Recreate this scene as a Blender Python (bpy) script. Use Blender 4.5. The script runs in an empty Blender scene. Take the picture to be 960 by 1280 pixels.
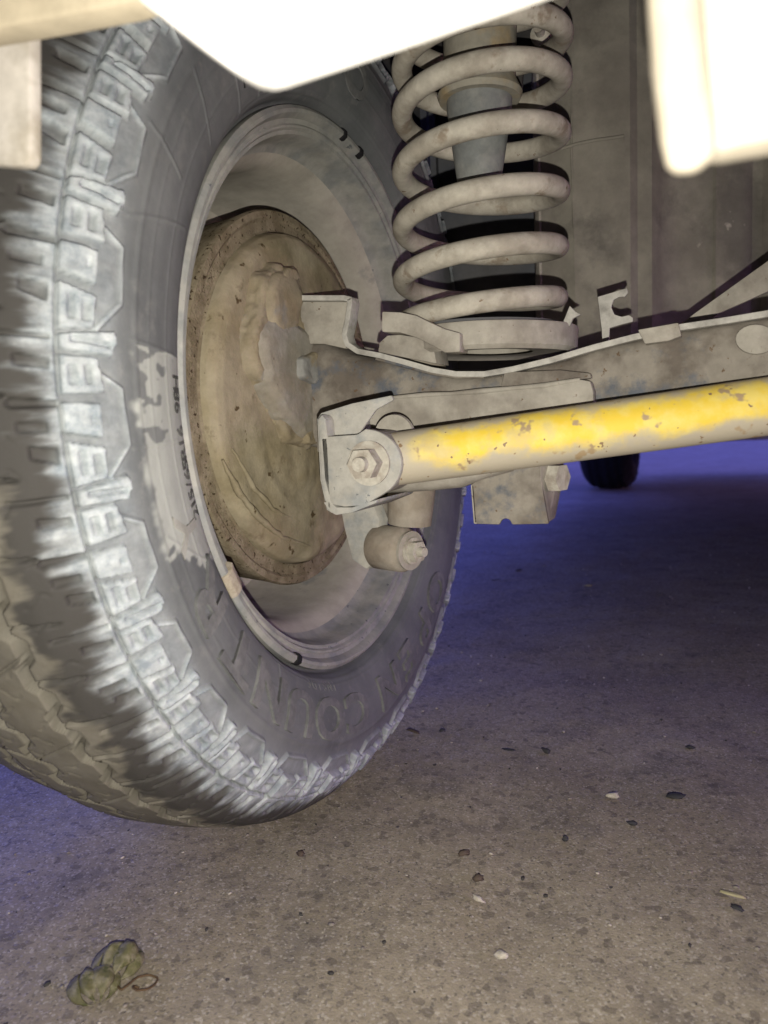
import bpy, bmesh, math, random
import numpy as np
from mathutils import Vector, Matrix, noise as mnoise
rnd = random.Random(7); nr = np.random.RandomState(11)
sc = bpy.context.scene; C = sc.collection
PI = math.pi
GZ = -0.338                       # ground level; the wheel centre is the origin, X inboard, Y forward

# ------------------------------------------------------------------ camera
CAM = Vector((0.37421377, -0.58904477, -0.02345572))
YAW, PIT, ROL, FPX = -0.40266773, -0.11039856, -0.04047731, 965.756
FW = Vector((math.sin(YAW)*math.cos(PIT), math.cos(YAW)*math.cos(PIT), math.sin(PIT)))
_r0 = FW.cross(Vector((0,0,1))).normalized(); _u0 = _r0.cross(FW)
RT = math.cos(ROL)*_r0 + math.sin(ROL)*_u0
UP = -math.sin(ROL)*_r0 + math.cos(ROL)*_u0
cd = bpy.data.cameras.new('camera'); cam = bpy.data.objects.new('camera', cd); C.objects.link(cam)
cam.matrix_world = Matrix.Translation(CAM) @ Matrix((RT, UP, -FW)).transposed().to_4x4()
cd.sensor_fit = 'VERTICAL'; cd.lens = 5.6; cd.sensor_height = 1280/FPX*5.6; cd.sensor_width = cd.sensor_height*.75
cd.clip_start = 0.01; cd.clip_end = 300
cd.dof.use_dof = True; cd.dof.focus_distance = 0.60; cd.dof.aperture_fstop = 1.9
sc.camera = cam
sc.render.resolution_x = 768; sc.render.resolution_y = 1024

# ------------------------------------------------------------------ sky: blue dusk outside the car
w = bpy.data.worlds.new('World'); sc.world = w; w.use_nodes = True
nt = w.node_tree; nt.nodes.clear()
sky = nt.nodes.new('ShaderNodeTexSky'); sky.sky_type = 'NISHITA'; sky.sun_disc = False
sky.sun_elevation = math.radians(15); sky.sun_rotation = math.radians(90); sky.air_density = 1.5; sky.ozone_density = 4
tint = nt.nodes.new('ShaderNodeMix'); tint.data_type = 'RGBA'; tint.blend_type = 'MULTIPLY'; tint.inputs[0].default_value = 1
tint.inputs[7].default_value = (1.65, 1.15, 4.0, 1)
bg = nt.nodes.new('ShaderNodeBackground'); bg.inputs[1].default_value = 0.12
wo = nt.nodes.new('ShaderNodeOutputWorld')
nt.links.new(sky.outputs[0], tint.inputs[6]); nt.links.new(tint.outputs[2], bg.inputs[0]); nt.links.new(bg.outputs[0], wo.inputs[0])

# ------------------------------------------------------------------ the phone's flash, just under its lens
fl = bpy.data.lights.new('phone_flash', 'AREA'); fl.shape = 'DISK'; fl.size = 0.004; fl.energy = 4.1; fl.color = (1.0, 0.94, 0.82)
fo = bpy.data.objects.new('phone_flash', fl); C.objects.link(fo)
fo.matrix_world = Matrix.Translation(CAM + RT*0.004 - UP*0.0245 + FW*0.002) @ Matrix((RT, UP, -FW)).transposed().to_4x4()

sc.view_settings.view_transform = 'Standard'; sc.view_settings.look = 'None'
sc.view_settings.exposure = 0; sc.view_settings.gamma = 1
sc.render.engine = 'CYCLES'

# ------------------------------------------------------------------ helpers
def at(px, py, Y):                # ray through a point of the view met with the plane at distance Y
    d = FW + RT*((px-480)/FPX) - UP*((py-640)/FPX)
    return CAM + d*((Y-CAM.y)/d.y)
def atx(px, py, X):
    d = FW + RT*((px-480)/FPX) - UP*((py-640)/FPX)
    return CAM + d*((X-CAM.x)/d.x)
def atz(px, py, Z=GZ):
    d = FW + RT*((px-480)/FPX) - UP*((py-640)/FPX)
    return CAM + d*((Z-CAM.z)/d.z)

def srgb(r, g, b):
    return tuple(((c/255+.055)/1.055)**2.4 if c > 10 else c/255/12.92 for c in (r, g, b)) + (1,)

def mat(name, base, dust=None, dust_amt=.5, nscale=30, specks=None, sp_scale=160, sp_thr=.66, rough=.85,
        bump=.25, bscale=220, metal=0, third=None, third_thr=.62, third_scale=14, spec=.25):
    m = bpy.data.materials.new(name); m.use_nodes = True; t = m.node_tree; N = t.nodes; L = t.links
    b = N['Principled BSDF']; b.inputs['Roughness'].default_value = rough; b.inputs['Metallic'].default_value = metal
    b.inputs['Specular IOR Level'].default_value = spec
    tc = N.new('ShaderNodeTexCoord')
    def nz(scale, detail=6, r=.6):
        n = N.new('ShaderNodeTexNoise'); n.inputs['Scale'].default_value = scale; n.inputs['Detail'].default_value = detail
        n.inputs['Roughness'].default_value = r; L.new(tc.outputs['Object'], n.inputs['Vector']); return n.outputs[0]
    def ramp(src, a, c):
        r = N.new('ShaderNodeMapRange'); r.inputs[1].default_value = a; r.inputs[2].default_value = c; L.new(src, r.inputs[0]); return r.outputs[0]
    def mix(f, a, c):
        x = N.new('ShaderNodeMix'); x.data_type = 'RGBA'
        if f is not None: L.new(f, x.inputs[0])
        for s, v in ((6, a), (7, c)):
            if hasattr(v, 'links'): L.new(v, x.inputs[s])
            else: x.inputs[s].default_value = v
        return x.outputs[2]
    col = base
    if dust: col = mix(ramp(nz(nscale), .62-dust_amt*.4, .78-dust_amt*.4), base, dust)
    if third: col = mix(ramp(nz(third_scale, 8, .65), third_thr-.04, third_thr+.05), col, third)
    if specks: col = mix(ramp(nz(sp_scale, 3), sp_thr, sp_thr+.05), col, specks)
    # overall soft mottling
    mm = N.new('ShaderNodeMix'); mm.data_type = 'RGBA'; mm.blend_type = 'MULTIPLY'; mm.inputs[0].default_value = 1
    v = N.new('ShaderNodeMapRange'); v.inputs[1].default_value = .3; v.inputs[2].default_value = .7; v.inputs[3].default_value = .78; v.inputs[4].default_value = 1.12
    L.new(nz(nscale*2.7, 8, .7), v.inputs[0])
    cc = N.new('ShaderNodeCombineColor'); [L.new(v.outputs[0], cc.inputs[i]) for i in range(3)]
    if hasattr(col, 'links'): L.new(col, mm.inputs[6])
    else: mm.inputs[6].default_value = col
    L.new(cc.outputs[0], mm.inputs[7]); L.new(mm.outputs[2], b.inputs['Base Color'])
    bp = N.new('ShaderNodeBump'); bp.inputs['Strength'].default_value = bump; bp.inputs['Distance'].default_value = .0015
    L.new(nz(bscale, 8, .65), bp.inputs['Height']); L.new(bp.outputs[0], b.inputs['Normal'])
    return m

def link(name, me, m, parent=None, smooth=True):
    o = bpy.data.objects.new(name, me); C.objects.link(o)
    if m and not me.materials: me.materials.append(m)
    if smooth: me.polygons.foreach_set('use_smooth', np.ones(len(me.polygons), bool))
    if parent:
        o.parent = parent
        w = Vector((0,0,0)); p = parent
        while p: w += p.location; p = p.parent
        o.location = -w
    return o
def mk(name, vs, fs, m, parent=None, smooth=True):
    me = bpy.data.meshes.new(name); me.from_pydata([tuple(v) for v in vs], [], fs); me.update()
    return link(name, me, m, parent, smooth)
def from_bm(name, bm, m, parent=None, smooth=False, angle=35):
    bmesh.ops.recalc_face_normals(bm, faces=bm.faces)
    me = bpy.data.meshes.new(name); bm.to_mesh(me); bm.free()
    o = link(name, me, m, parent, smooth or angle is not None)
    if angle is not None: me.set_sharp_from_angle(angle=math.radians(angle))
    return o
def tag(o, label=None, cat=None, group=None, kind=None):
    for k, v in (('label', label), ('category', cat), ('group', group), ('kind', kind)):
        if v: o[k] = v
    return o
def bevel(bm, off, seg=2, ang=.35):
    es = [e for e in bm.edges if len(e.link_faces) == 2 and e.calc_face_angle(0) > ang]
    if es: bmesh.ops.bevel(bm, geom=es, offset=off, segments=seg, affect='EDGES', profile=.6, clamp_overlap=True)
def prism(name, pts, ext, m, parent=None, bev=.0012, bm=None):
    """polygon pts (3D) pushed along ext"""
    own = bm is None
    b = bmesh.new()
    a = [b.verts.new(p) for p in pts]; c = [b.verts.new(Vector(p)+Vector(ext)) for p in pts]
    b.faces.new(a); b.faces.new(c[::-1])
    n = len(pts)
    for i in range(n): b.faces.new((a[i], c[i], c[(i+1) % n], a[(i+1) % n]))
    bmesh.ops.recalc_face_normals(b, faces=b.faces)
    if bev: bevel(b, bev)
    return from_bm(name, b, m, parent)
def sweep(name, path, radii, m, parent=None, n=20, caps=True, closed=False, squash=None):
    P = [Vector(p) for p in path]; k = len(P)
    if not hasattr(radii, '__len__'): radii = [radii]*k
    vs, fs = [], []; ref = None
    for i, p in enumerate(P):
        t = (P[(i+1) % k]-P[i-1]) if (closed or 0 < i < k-1) else (P[1]-P[0] if i == 0 else P[-1]-P[-2])
        t.normalize()
        if ref is None: ref = t.orthogonal().normalized()
        ref = (ref - t*ref.dot(t)).normalized(); bi = t.cross(ref)
        for j in range(n):
            a = 2*PI*j/n; vs.append(p + (ref*math.cos(a) + bi*math.sin(a))*radii[i])
    kk = k if closed else k-1
    for i in range(kk):
        for j in range(n):
            a, b = i*n+j, i*n+(j+1) % n; c, d = ((i+1) % k)*n+(j+1) % n, ((i+1) % k)*n+j
            fs.append((a, b, c, d))
    if caps and not closed:
        fs.append(tuple(range(n))[::-1]); fs.append(tuple((k-1)*n+j for j in range(n)))
    o = mk(name, vs, fs, m, parent); o.data.set_sharp_from_angle(angle=math.radians(50)); return o
def lathe(name, prof, origin, axis, m, parent=None, n=48, rough=0, closed=False):
    """prof = [(along, radius)]"""
    ax = Vector(axis).normalized(); e1 = ax.orthogonal().normalized(); e2 = ax.cross(e1); O = Vector(origin)
    if abs(ax.x) > .99: e1 = Vector((0,1,0)); e2 = Vector((0,0,1))
    vs, fs = [], []
    for (h, r) in prof:
        for j in range(n):
            a = 2*PI*j/n
            v = O + ax*h + (e1*math.cos(a)+e2*math.sin(a))*max(r, 1e-5)
            if rough: v = v + ax*rough*(mnoise.fractal(v*30, 1, 2, 4))
            vs.append(v)
    k = len(prof)
    for i in range(k if closed else k-1):
        for j in range(n):
            i2 = (i+1) % k
            fs.append((i*n+j, i*n+(j+1) % n, i2*n+(j+1) % n, i2*n+j))
    me = bpy.data.meshes.new(name); me.from_pydata([tuple(v) for v in vs], [], fs)
    b = bmesh.new(); b.from_mesh(me); bmesh.ops.remove_doubles(b, verts=b.verts, dist=1e-4); bmesh.ops.recalc_face_normals(b, faces=b.faces); b.to_mesh(me); b.free()
    o = link(name, me, m, parent); me.set_sharp_from_angle(angle=math.radians(40)); return o
def hexbolt(name, pos, axis, af, h, m, parent, washer=0, tip=0):
    ax = Vector(axis).normalized(); e1 = ax.orthogonal().normalized(); e2 = ax.cross(e1); O = Vector(pos)
    b = bmesh.new()
    def cyl(n, r, z0, z1, rot=0, top=1.0):
        lo = [b.verts.new(O+ax*z0+(e1*math.cos(2*PI*j/n+rot)+e2*math.sin(2*PI*j/n+rot))*r) for j in range(n)]
        hi = [b.verts.new(O+ax*z1+(e1*math.cos(2*PI*j/n+rot)+e2*math.sin(2*PI*j/n+rot))*r*top) for j in range(n)]
        b.faces.new(lo[::-1]); b.faces.new(hi)
        for j in range(n): b.faces.new((lo[j], lo[(j+1) % n], hi[(j+1) % n], hi[j]))
    if washer: cyl(28, washer, 0, .0022)
    cyl(6, af/2/.866, .0022 if washer else 0, h, .3)
    if tip: cyl(20, tip, h, h+.005, 0, .9)
    bevel(b, .0009, 2)
    return from_bm(name, b, m, parent)
def loft(name, secs, m, parent=None, nexp=4.0, n=28, wob=0):
    """secs = [(centre, half_depth_vec, half_height_vec)] rounded-box sections"""
    vs, fs = [], []
    for (c, a, h) in secs:
        for j in range(n):
            t = 2*PI*j/n; ct, st = math.cos(t), math.sin(t)
            x = math.copysign(abs(ct)**(2/nexp), ct); y = math.copysign(abs(st)**(2/nexp), st)
            v = c + a*x + h*y
            if wob: v = v + Vector((0, 1, 1))*wob*mnoise.fractal(v*45, 1, 2, 3)
            vs.append(v)
    k = len(secs)
    for i in range(k-1):
        for j in range(n): fs.append((i*n+j, i*n+(j+1) % n, (i+1)*n+(j+1) % n, (i+1)*n+j))
    fs.append(tuple(range(n))); fs.append(tuple((k-1)*n+j for j in range(n))[::-1])
    o = mk(name, vs, fs, m, parent)
    b = bmesh.new(); b.from_mesh(o.data); bmesh.ops.recalc_face_normals(b, faces=b.faces); b.to_mesh(o.data); b.free()
    o.data.set_sharp_from_angle(angle=math.radians(55)); return o

# ------------------------------------------------------------------ materials
DUST = (.40, .36, .29, 1); PALE = (.50, .48, .42, 1)
M_spring = mat('dusty_spring_steel', (.31, .285, .24, 1), (.42, .395, .34, 1), .5, 34, specks=(.16, .10, .06, 1), sp_scale=120, sp_thr=.69, bump=.3, third=(.24, .20, .155, 1), third_thr=.60, third_scale=40)
M_axle = mat('dusty_axle_steel', (.235, .215, .185, 1), (.13, .112, .095, 1), .45, 24, specks=(.12, .08, .05, 1), sp_scale=150, sp_thr=.66, third=(.10, .11, .13, 1), third_thr=.585, third_scale=19, bump=.35)
M_flange = mat('pale_flange_edge', (.42, .41, .38, 1), (.28, .27, .25, 1), .35, 60, bump=.3)
M_plate = mat('dusty_plate', (.34, .32, .28, 1), (.24, .22, .19, 1), .4, 26, specks=(.16, .12, .09, 1), sp_scale=190, sp_thr=.69, bump=.25)
M_bracket = mat('grey_bracket', (.36, .35, .32, 1), (.27, .28, .28, 1), .4, 40, specks=(.14, .15, .16, 1), sp_scale=200, sp_thr=.68, bump=.22)
M_bolt = mat('dusty_bolt', (.42, .40, .35, 1), (.30, .27, .23, 1), .4, 90, bump=.25)
M_drum = mat('mud_caked_drum', (.255, .218, .142, 1), (.32, .282, .20, 1), .5, 22, specks=(.09, .065, .035, 1), sp_scale=75, sp_thr=.665, third=(.16, .13, .085, 1), third_thr=.61, third_scale=30, bump=.55, bscale=160, spec=.1, rough=.95)
M_drumedge = mat('rough_drum_edge', (.18, .15, .10, 1), (.25, .215, .15, 1), .5, 60, specks=(.05, .035, .02, 1), sp_scale=260, sp_thr=.60, bump=.9, bscale=420, spec=.1, rough=.95)
M_hub = mat('mud_lump', (.29, .25, .18, 1), (.24, .20, .13, 1), .5, 28, third=(.24, .24, .23, 1), third_thr=.58, third_scale=18, bump=.6, bscale=120)
M_rim = mat('dusty_steel_rim', (.42, .40, .35, 1), (.36, .34, .295, 1), .5, 12, third=(.20, .21, .21, 1), third_thr=.64, third_scale=9, bump=.12)
M_lip = mat('grey_rim_lip', (.30, .30, .275, 1), (.22, .23, .225, 1), .45, 30, specks=(.10, .11, .12, 1), sp_scale=110, sp_thr=.68, bump=.15, rough=.6, spec=.4)
M_dark = mat('black_paint', (.012, .012, .014, 1), bump=.2)
M_shock = mat('rusty_shock', (.25, .215, .175, 1), (.30, .27, .23, 1), .5, 30, third=(.17, .12, .085, 1), third_thr=.63, third_scale=25, bump=.3)
M_bump = mat('grey_rubber_stop', (.16, .17, .17, 1), (.215, .22, .21, 1), .4, 40, bump=.1, bscale=80)
M_mount = mat('stained_mount', (.26, .245, .205, 1), (.30, .24, .15, 1), .3, 30, bump=.3)
M_wall = mat('underbody_panel', (.19, .176, .152, 1), (.25, .235, .20, 1), .45, 13, third=(.145, .135, .12, 1), third_thr=.53, third_scale=8, specks=(.33, .31, .27, 1), sp_scale=42, sp_thr=.69, bump=.3)
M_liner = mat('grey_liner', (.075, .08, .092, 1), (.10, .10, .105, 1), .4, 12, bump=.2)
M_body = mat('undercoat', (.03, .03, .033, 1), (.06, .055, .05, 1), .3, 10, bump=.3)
M_skin = mat('cream_paint', (.70, .69, .66, 1), (.62, .58, .50, 1), .3, 10, bump=.05, rough=.5)
M_cream = mat('cream_plastic', (.48, .42, .31, 1), (.36, .30, .22, 1), .3, 18, bump=.1)
M_flap = mat('pale_flap', (.50, .47, .43, 1), (.27, .24, .19, 1), .4, 22, bump=.1)
M_near = mat('cream_bracket_paint', (.31, .28, .225, 1), (.24, .215, .17, 1), .4, 22, bump=.1)
M_tag = mat('tan_weight', (.38, .34, .27, 1), (.28, .24, .18, 1), .4, 120, bump=.3)

# yellow rod: yellow paint showing on the upper half through dust and rust blots
def rod_material():
    m = bpy.data.materials.new('yellow_rod_paint'); m.use_nodes = True; t = m.node_tree; N = t.nodes; L = t.links
    b = N['Principled BSDF']; b.inputs['Roughness'].default_value = .6; b.inputs['Specular IOR Level'].default_value = .3
    tc = N.new('ShaderNodeTexCoord'); at_ = N.new('ShaderNodeAttribute'); at_.attribute_name = 'rod'   # x = along, y = height -1..1
    sep = N.new('ShaderNodeSeparateXYZ'); L.new(at_.outputs['Vector'], sep.inputs[0])
    def nz(s, d=6, r=.62):
        n = N.new('ShaderNodeTexNoise'); n.inputs['Scale'].default_value = s; n.inputs['Detail'].default_value = d; n.inputs['Roughness'].default_value = r
        L.new(tc.outputs['Object'], n.inputs['Vector']); return n.outputs[0]
    def mth(op, a, c):
        x = N.new('ShaderNodeMath'); x.operation = op
        for i, v in enumerate((a, c)):
            if hasattr(v, 'links'): L.new(v, x.inputs[i])
            else: x.inputs[i].default_value = v
        return x.outputs[0]
    def rng(s, a, c, lo=0, hi=1):
        r = N.new('ShaderNodeMapRange'); r.interpolation_type = 'SMOOTHSTEP'
        for i, v in zip((1, 2, 3, 4), (a, c, lo, hi)): r.inputs[i].default_value = v
        L.new(s, r.inputs[0]); return r.outputs[0]
    def mix(f, a, c):
        x = N.new('ShaderNodeMix'); x.data_type = 'RGBA'; L.new(f, x.inputs[0])
        for s, v in ((6, a), (7, c)):
            if hasattr(v, 'links'): L.new(v, x.inputs[s])
            else: x.inputs[s].default_value = v
        return x.outputs[2]
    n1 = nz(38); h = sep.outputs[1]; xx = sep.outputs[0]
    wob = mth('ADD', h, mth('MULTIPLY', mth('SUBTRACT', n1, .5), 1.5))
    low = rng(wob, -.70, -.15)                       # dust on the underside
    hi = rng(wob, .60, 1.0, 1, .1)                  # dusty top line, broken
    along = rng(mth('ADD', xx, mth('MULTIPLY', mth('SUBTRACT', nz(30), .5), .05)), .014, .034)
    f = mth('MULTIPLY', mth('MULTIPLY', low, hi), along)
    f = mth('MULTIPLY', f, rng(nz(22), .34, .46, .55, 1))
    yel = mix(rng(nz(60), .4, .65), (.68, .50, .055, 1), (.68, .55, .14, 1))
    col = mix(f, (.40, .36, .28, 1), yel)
    col = mix(rng(nz(62, 3), .61, .68), col, (.34, .255, .15, 1))
    col = mix(rng(nz(140, 2), .68, .70), col, (.22, .15, .09, 1))
    L.new(col, b.inputs['Base Color'])
    bp = N.new('ShaderNodeBump'); bp.inputs['Strength'].default_value = .2; bp.inputs['Distance'].default_value = .001
    L.new(nz(240, 6), bp.inputs['Height']); L.new(bp.outputs[0], b.inputs['Normal'])
    return m
M_rod = rod_material()

# ------------------------------------------------------------------ ground
def ground_material():
    m = bpy.data.materials.new('worn_asphalt'); m.use_nodes = True; t = m.node_tree; N = t.nodes; L = t.links
    b = N['Principled BSDF']; b.inputs['Roughness'].default_value = .82; b.inputs['Specular IOR Level'].default_value = .35
    tc = N.new('ShaderNodeTexCoord')
    def nz(s, d=6, r=.62):
        n = N.new('ShaderNodeTexNoise'); n.inputs['Scale'].default_value = s; n.inputs['Detail'].default_value = d; n.inputs['Roughness'].default_value = r
        L.new(tc.outputs['Object'], n.inputs['Vector']); return n.outputs[0]
    def rng(s, a, c, lo=0, hi=1):
        r = N.new('ShaderNodeMapRange')
        for i, v in zip((1, 2, 3, 4), (a, c, lo, hi)): r.inputs[i].default_value = v
        L.new(s, r.inputs[0]); return r.outputs[0]
    def mix(f, a, c, bt='MIX'):
        x = N.new('ShaderNodeMix'); x.data_type = 'RGBA'; x.blend_type = bt
        L.new(f, x.inputs[0]) if f is not None else None
        if f is None: x.inputs[0].default_value = 1
        for s, v in ((6, a), (7, c)):
            if hasattr(v, 'links'): L.new(v, x.inputs[s])
            else: x.inputs[s].default_value = v
        return x.outputs[2]
    col = mix(rng(nz(7, 8, .65), .38, .62), (.262, .226, .165, 1), (.325, .285, .218, 1))
    col = mix(rng(nz(22, 6), .52, .68), col, (.205, .180, .142, 1))
    vo = N.new('ShaderNodeTexVoronoi'); vo.inputs['Scale'].default_value = 640; L.new(tc.outputs['Object'], vo.inputs['Vector'])
    sp = N.new('ShaderNodeSeparateColor'); L.new(vo.outputs['Color'], sp.inputs[0])
    col = mix(rng(sp.outputs[0], .82, .92, 0, .45), col, (.52, .48, .42, 1))
    col = mix(rng(sp.outputs[1], .86, .94, 0, .55), col, (.09, .082, .072, 1))
    vo2 = N.new('ShaderNodeTexVoronoi'); vo2.inputs['Scale'].default_value = 170; L.new(tc.outputs['Object'], vo2.inputs['Vector'])
    sp2 = N.new('ShaderNodeSeparateColor'); L.new(vo2.outputs['Color'], sp2.inputs[0])
    col = mix(rng(sp2.outputs[2], .90, .95, 0, .5), col, (.10, .085, .07, 1))
    v = rng(nz(130, 8, .7), .3, .7, .80, 1.18)
    cc = N.new('ShaderNodeCombineColor'); [L.new(v, cc.inputs[i]) for i in range(3)]
    col = mix(None, col, cc.outputs[0], 'MULTIPLY')
    L.new(col, b.inputs['Base Color'])
    L.new(rng(sp.outputs[2], .9, .97, .85, .3), b.inputs['Roughness'])
    add = N.new('ShaderNodeMath'); add.operation = 'ADD'
    L.new(nz(480, 8, .75), add.inputs[0]); L.new(rng(vo.outputs['Distance'], 0, .9, .25, 0), add.inputs[1])
    bp = N.new('ShaderNodeBump'); bp.inputs['Strength'].default_value = .5; bp.inputs['Distance'].default_value = .0018
    L.new(add.outputs[0], bp.inputs['Height']); L.new(bp.outputs[0], b.inputs['Normal'])
    return m
M_ground = ground_material()
def ground():
    # one sheet: fine near the camera, coarse out to the horizon
    def axis(lo, hi, step):
        a = list(np.arange(lo, hi, step)); out = [lo-80, lo-20, lo-5, lo-1]; fin = [hi+1, hi+5, hi+20, hi+80]
        return np.array(out + a + [hi] + fin)
    xs = axis(-.6, 1.3, .01); ys = axis(-.5, 1.9, .01)
    vs = []
    for y in ys:
        for x in xs:
            z = 0
            if -.6 <= x <= 1.3 and -.5 <= y <= 1.9:
                z = .0030*mnoise.fractal(Vector((x*6, y*6, 1)), 1, 2, 4) + .0011*mnoise.fractal(Vector((x*42, y*42, 5)), 1, 2, 3)
                z *= min(1, 8*min(x+.6, 1.3-x, y+.5, 1.9-y))
            vs.append((x, y, GZ + z - .0015))
    nx = len(xs)
    fs = [(j*nx+i, j*nx+i+1, (j+1)*nx+i+1, (j+1)*nx+i) for j in range(len(ys)-1) for i in range(nx-1)]
    o = mk('ground', vs, fs, M_ground); tag(o, kind='structure')
ground()

# ------------------------------------------------------------------ the car
car = bpy.data.objects.new('car', None); C.objects.link(car); car.location = (0, 0, GZ)
tag(car, 'dusty car seen from underneath at its rear wheel, with coil spring, axle and yellow rod', 'car')
P = car

# ---- tyre
PROF = [(.080, .213), (.0855, .2245), (.0925, .2262), (.0980, .2290), (.1025, .234), (.1065, .245), (.1095, .260), (.1100, .275), (.1075, .288), (.1030, .299),
        (.0965, .309), (.0890, .3175), (.0810, .3255), (.0720, .3315), (.055, .3365), (.03, .3400), (0, .3415)]
def tyre_profile():
    full = PROF + [(-x, r) for x, r in PROF[-2::-1]]
    pts = np.array(full); seg = np.hypot(*np.diff(pts, axis=0).T); s = np.concatenate([[0], np.cumsum(seg)])
    # dense smooth resample (Catmull-Rom through a fine interpolation)
    ss = np.linspace(0, s[-1], 2400)
    X = np.interp(ss, s, pts[:, 0]); R = np.interp(ss, s, pts[:, 1])
    k = np.hanning(61); k /= k.sum()
    def sm(a):
        p = np.concatenate([2*a[0]-a[1:31][::-1], a, 2*a[-1]-a[-31:-1][::-1]]); return np.convolve(p, k, 'valid')
    return ss, sm(X), sm(R)
SS, SX, SR = tyre_profile()
HALF = SS[-1]/2
S_HEX = float(np.interp(.2830, SR[:1200], SS[:1200]))      # where the hexagon ridges end on the sidewall side
CEN = [143.0, 155.6, 169.3, 183.0, 196.4, 208.0, 218.2, 228.6, 240.8, 255.0]
rest = np.linspace(255, 143+360, 20)[1:-1]
CEN = np.array(CEN + list(rest)); NP = len(CEN)
CU = np.concatenate([CEN-360, CEN, CEN+360]); CK = np.arange(-NP, 2*NP)
def vnoise(u, v, seed, per=None):
    """value noise on (u,v) arrays; u periodic with integer period per"""
    ui, vi = np.floor(u).astype(int), np.floor(v).astype(int); fu, fv = u-ui, v-vi
    fu = fu*fu*(3-2*fu); fv = fv*fv*(3-2*fv)
    def h(a, b):
        if per: a = a % per
        n = (a*374761393 + b*668265263 + seed*974711) & 0x7fffffff
        n = ((n ^ (n >> 13))*1274126177) & 0x7fffffff
        return ((n ^ (n >> 16)) & 0xffff)/65535.0
    return (h(ui, vi)*(1-fu)+h(ui+1, vi)*fu)*(1-fv) + (h(ui, vi+1)*(1-fu)+h(ui+1, vi+1)*fu)*fv
def fnoise(th, v, f, fv, seed, oct=3):
    s, a, t = 0, 1.0, 0
    for o in range(oct):
        s = s + a*vnoise(th/360*f*2**o, v*fv*2**o, seed+o, int(f*2**o)); t += a; a *= .55
    return s/t
def sstep(x, a, b): t = np.clip((x-a)/(b-a), 0, 1); return t*t*(3-2*t)
def sdpoly(x, y, poly):
    """signed distance, negative inside"""
    d = np.full(x.shape, 1e9); inside = np.zeros(x.shape, bool); n = len(poly)
    for i in range(n):
        x0, y0 = poly[i]; x1, y1 = poly[(i+1) % n]; ex, ey = x1-x0, y1-y0
        t = np.clip(((x-x0)*ex+(y-y0)*ey)/(ex*ex+ey*ey), 0, 1)
        d = np.minimum(d, np.hypot(x-x0-t*ex, y-y0-t*ey))
        c = ((y0 > y) != (y1 > y)) & (x < (x1-x0)*(y-y0)/(y1-y0+1e-12)+x0); inside ^= c
    return np.where(inside, -d, d)
def sdline(x, y, pl):
    d = np.full(x.shape, 1e9)
    for (x0, y0), (x1, y1) in zip(pl[:-1], pl[1:]):
        ex, ey = x1-x0, y1-y0; t = np.clip(((x-x0)*ex+(y-y0)*ey)/(ex*ex+ey*ey+1e-12), 0, 1)
        d = np.minimum(d, np.hypot(x-x0-t*ex, y-y0-t*ey))
    return d
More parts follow.
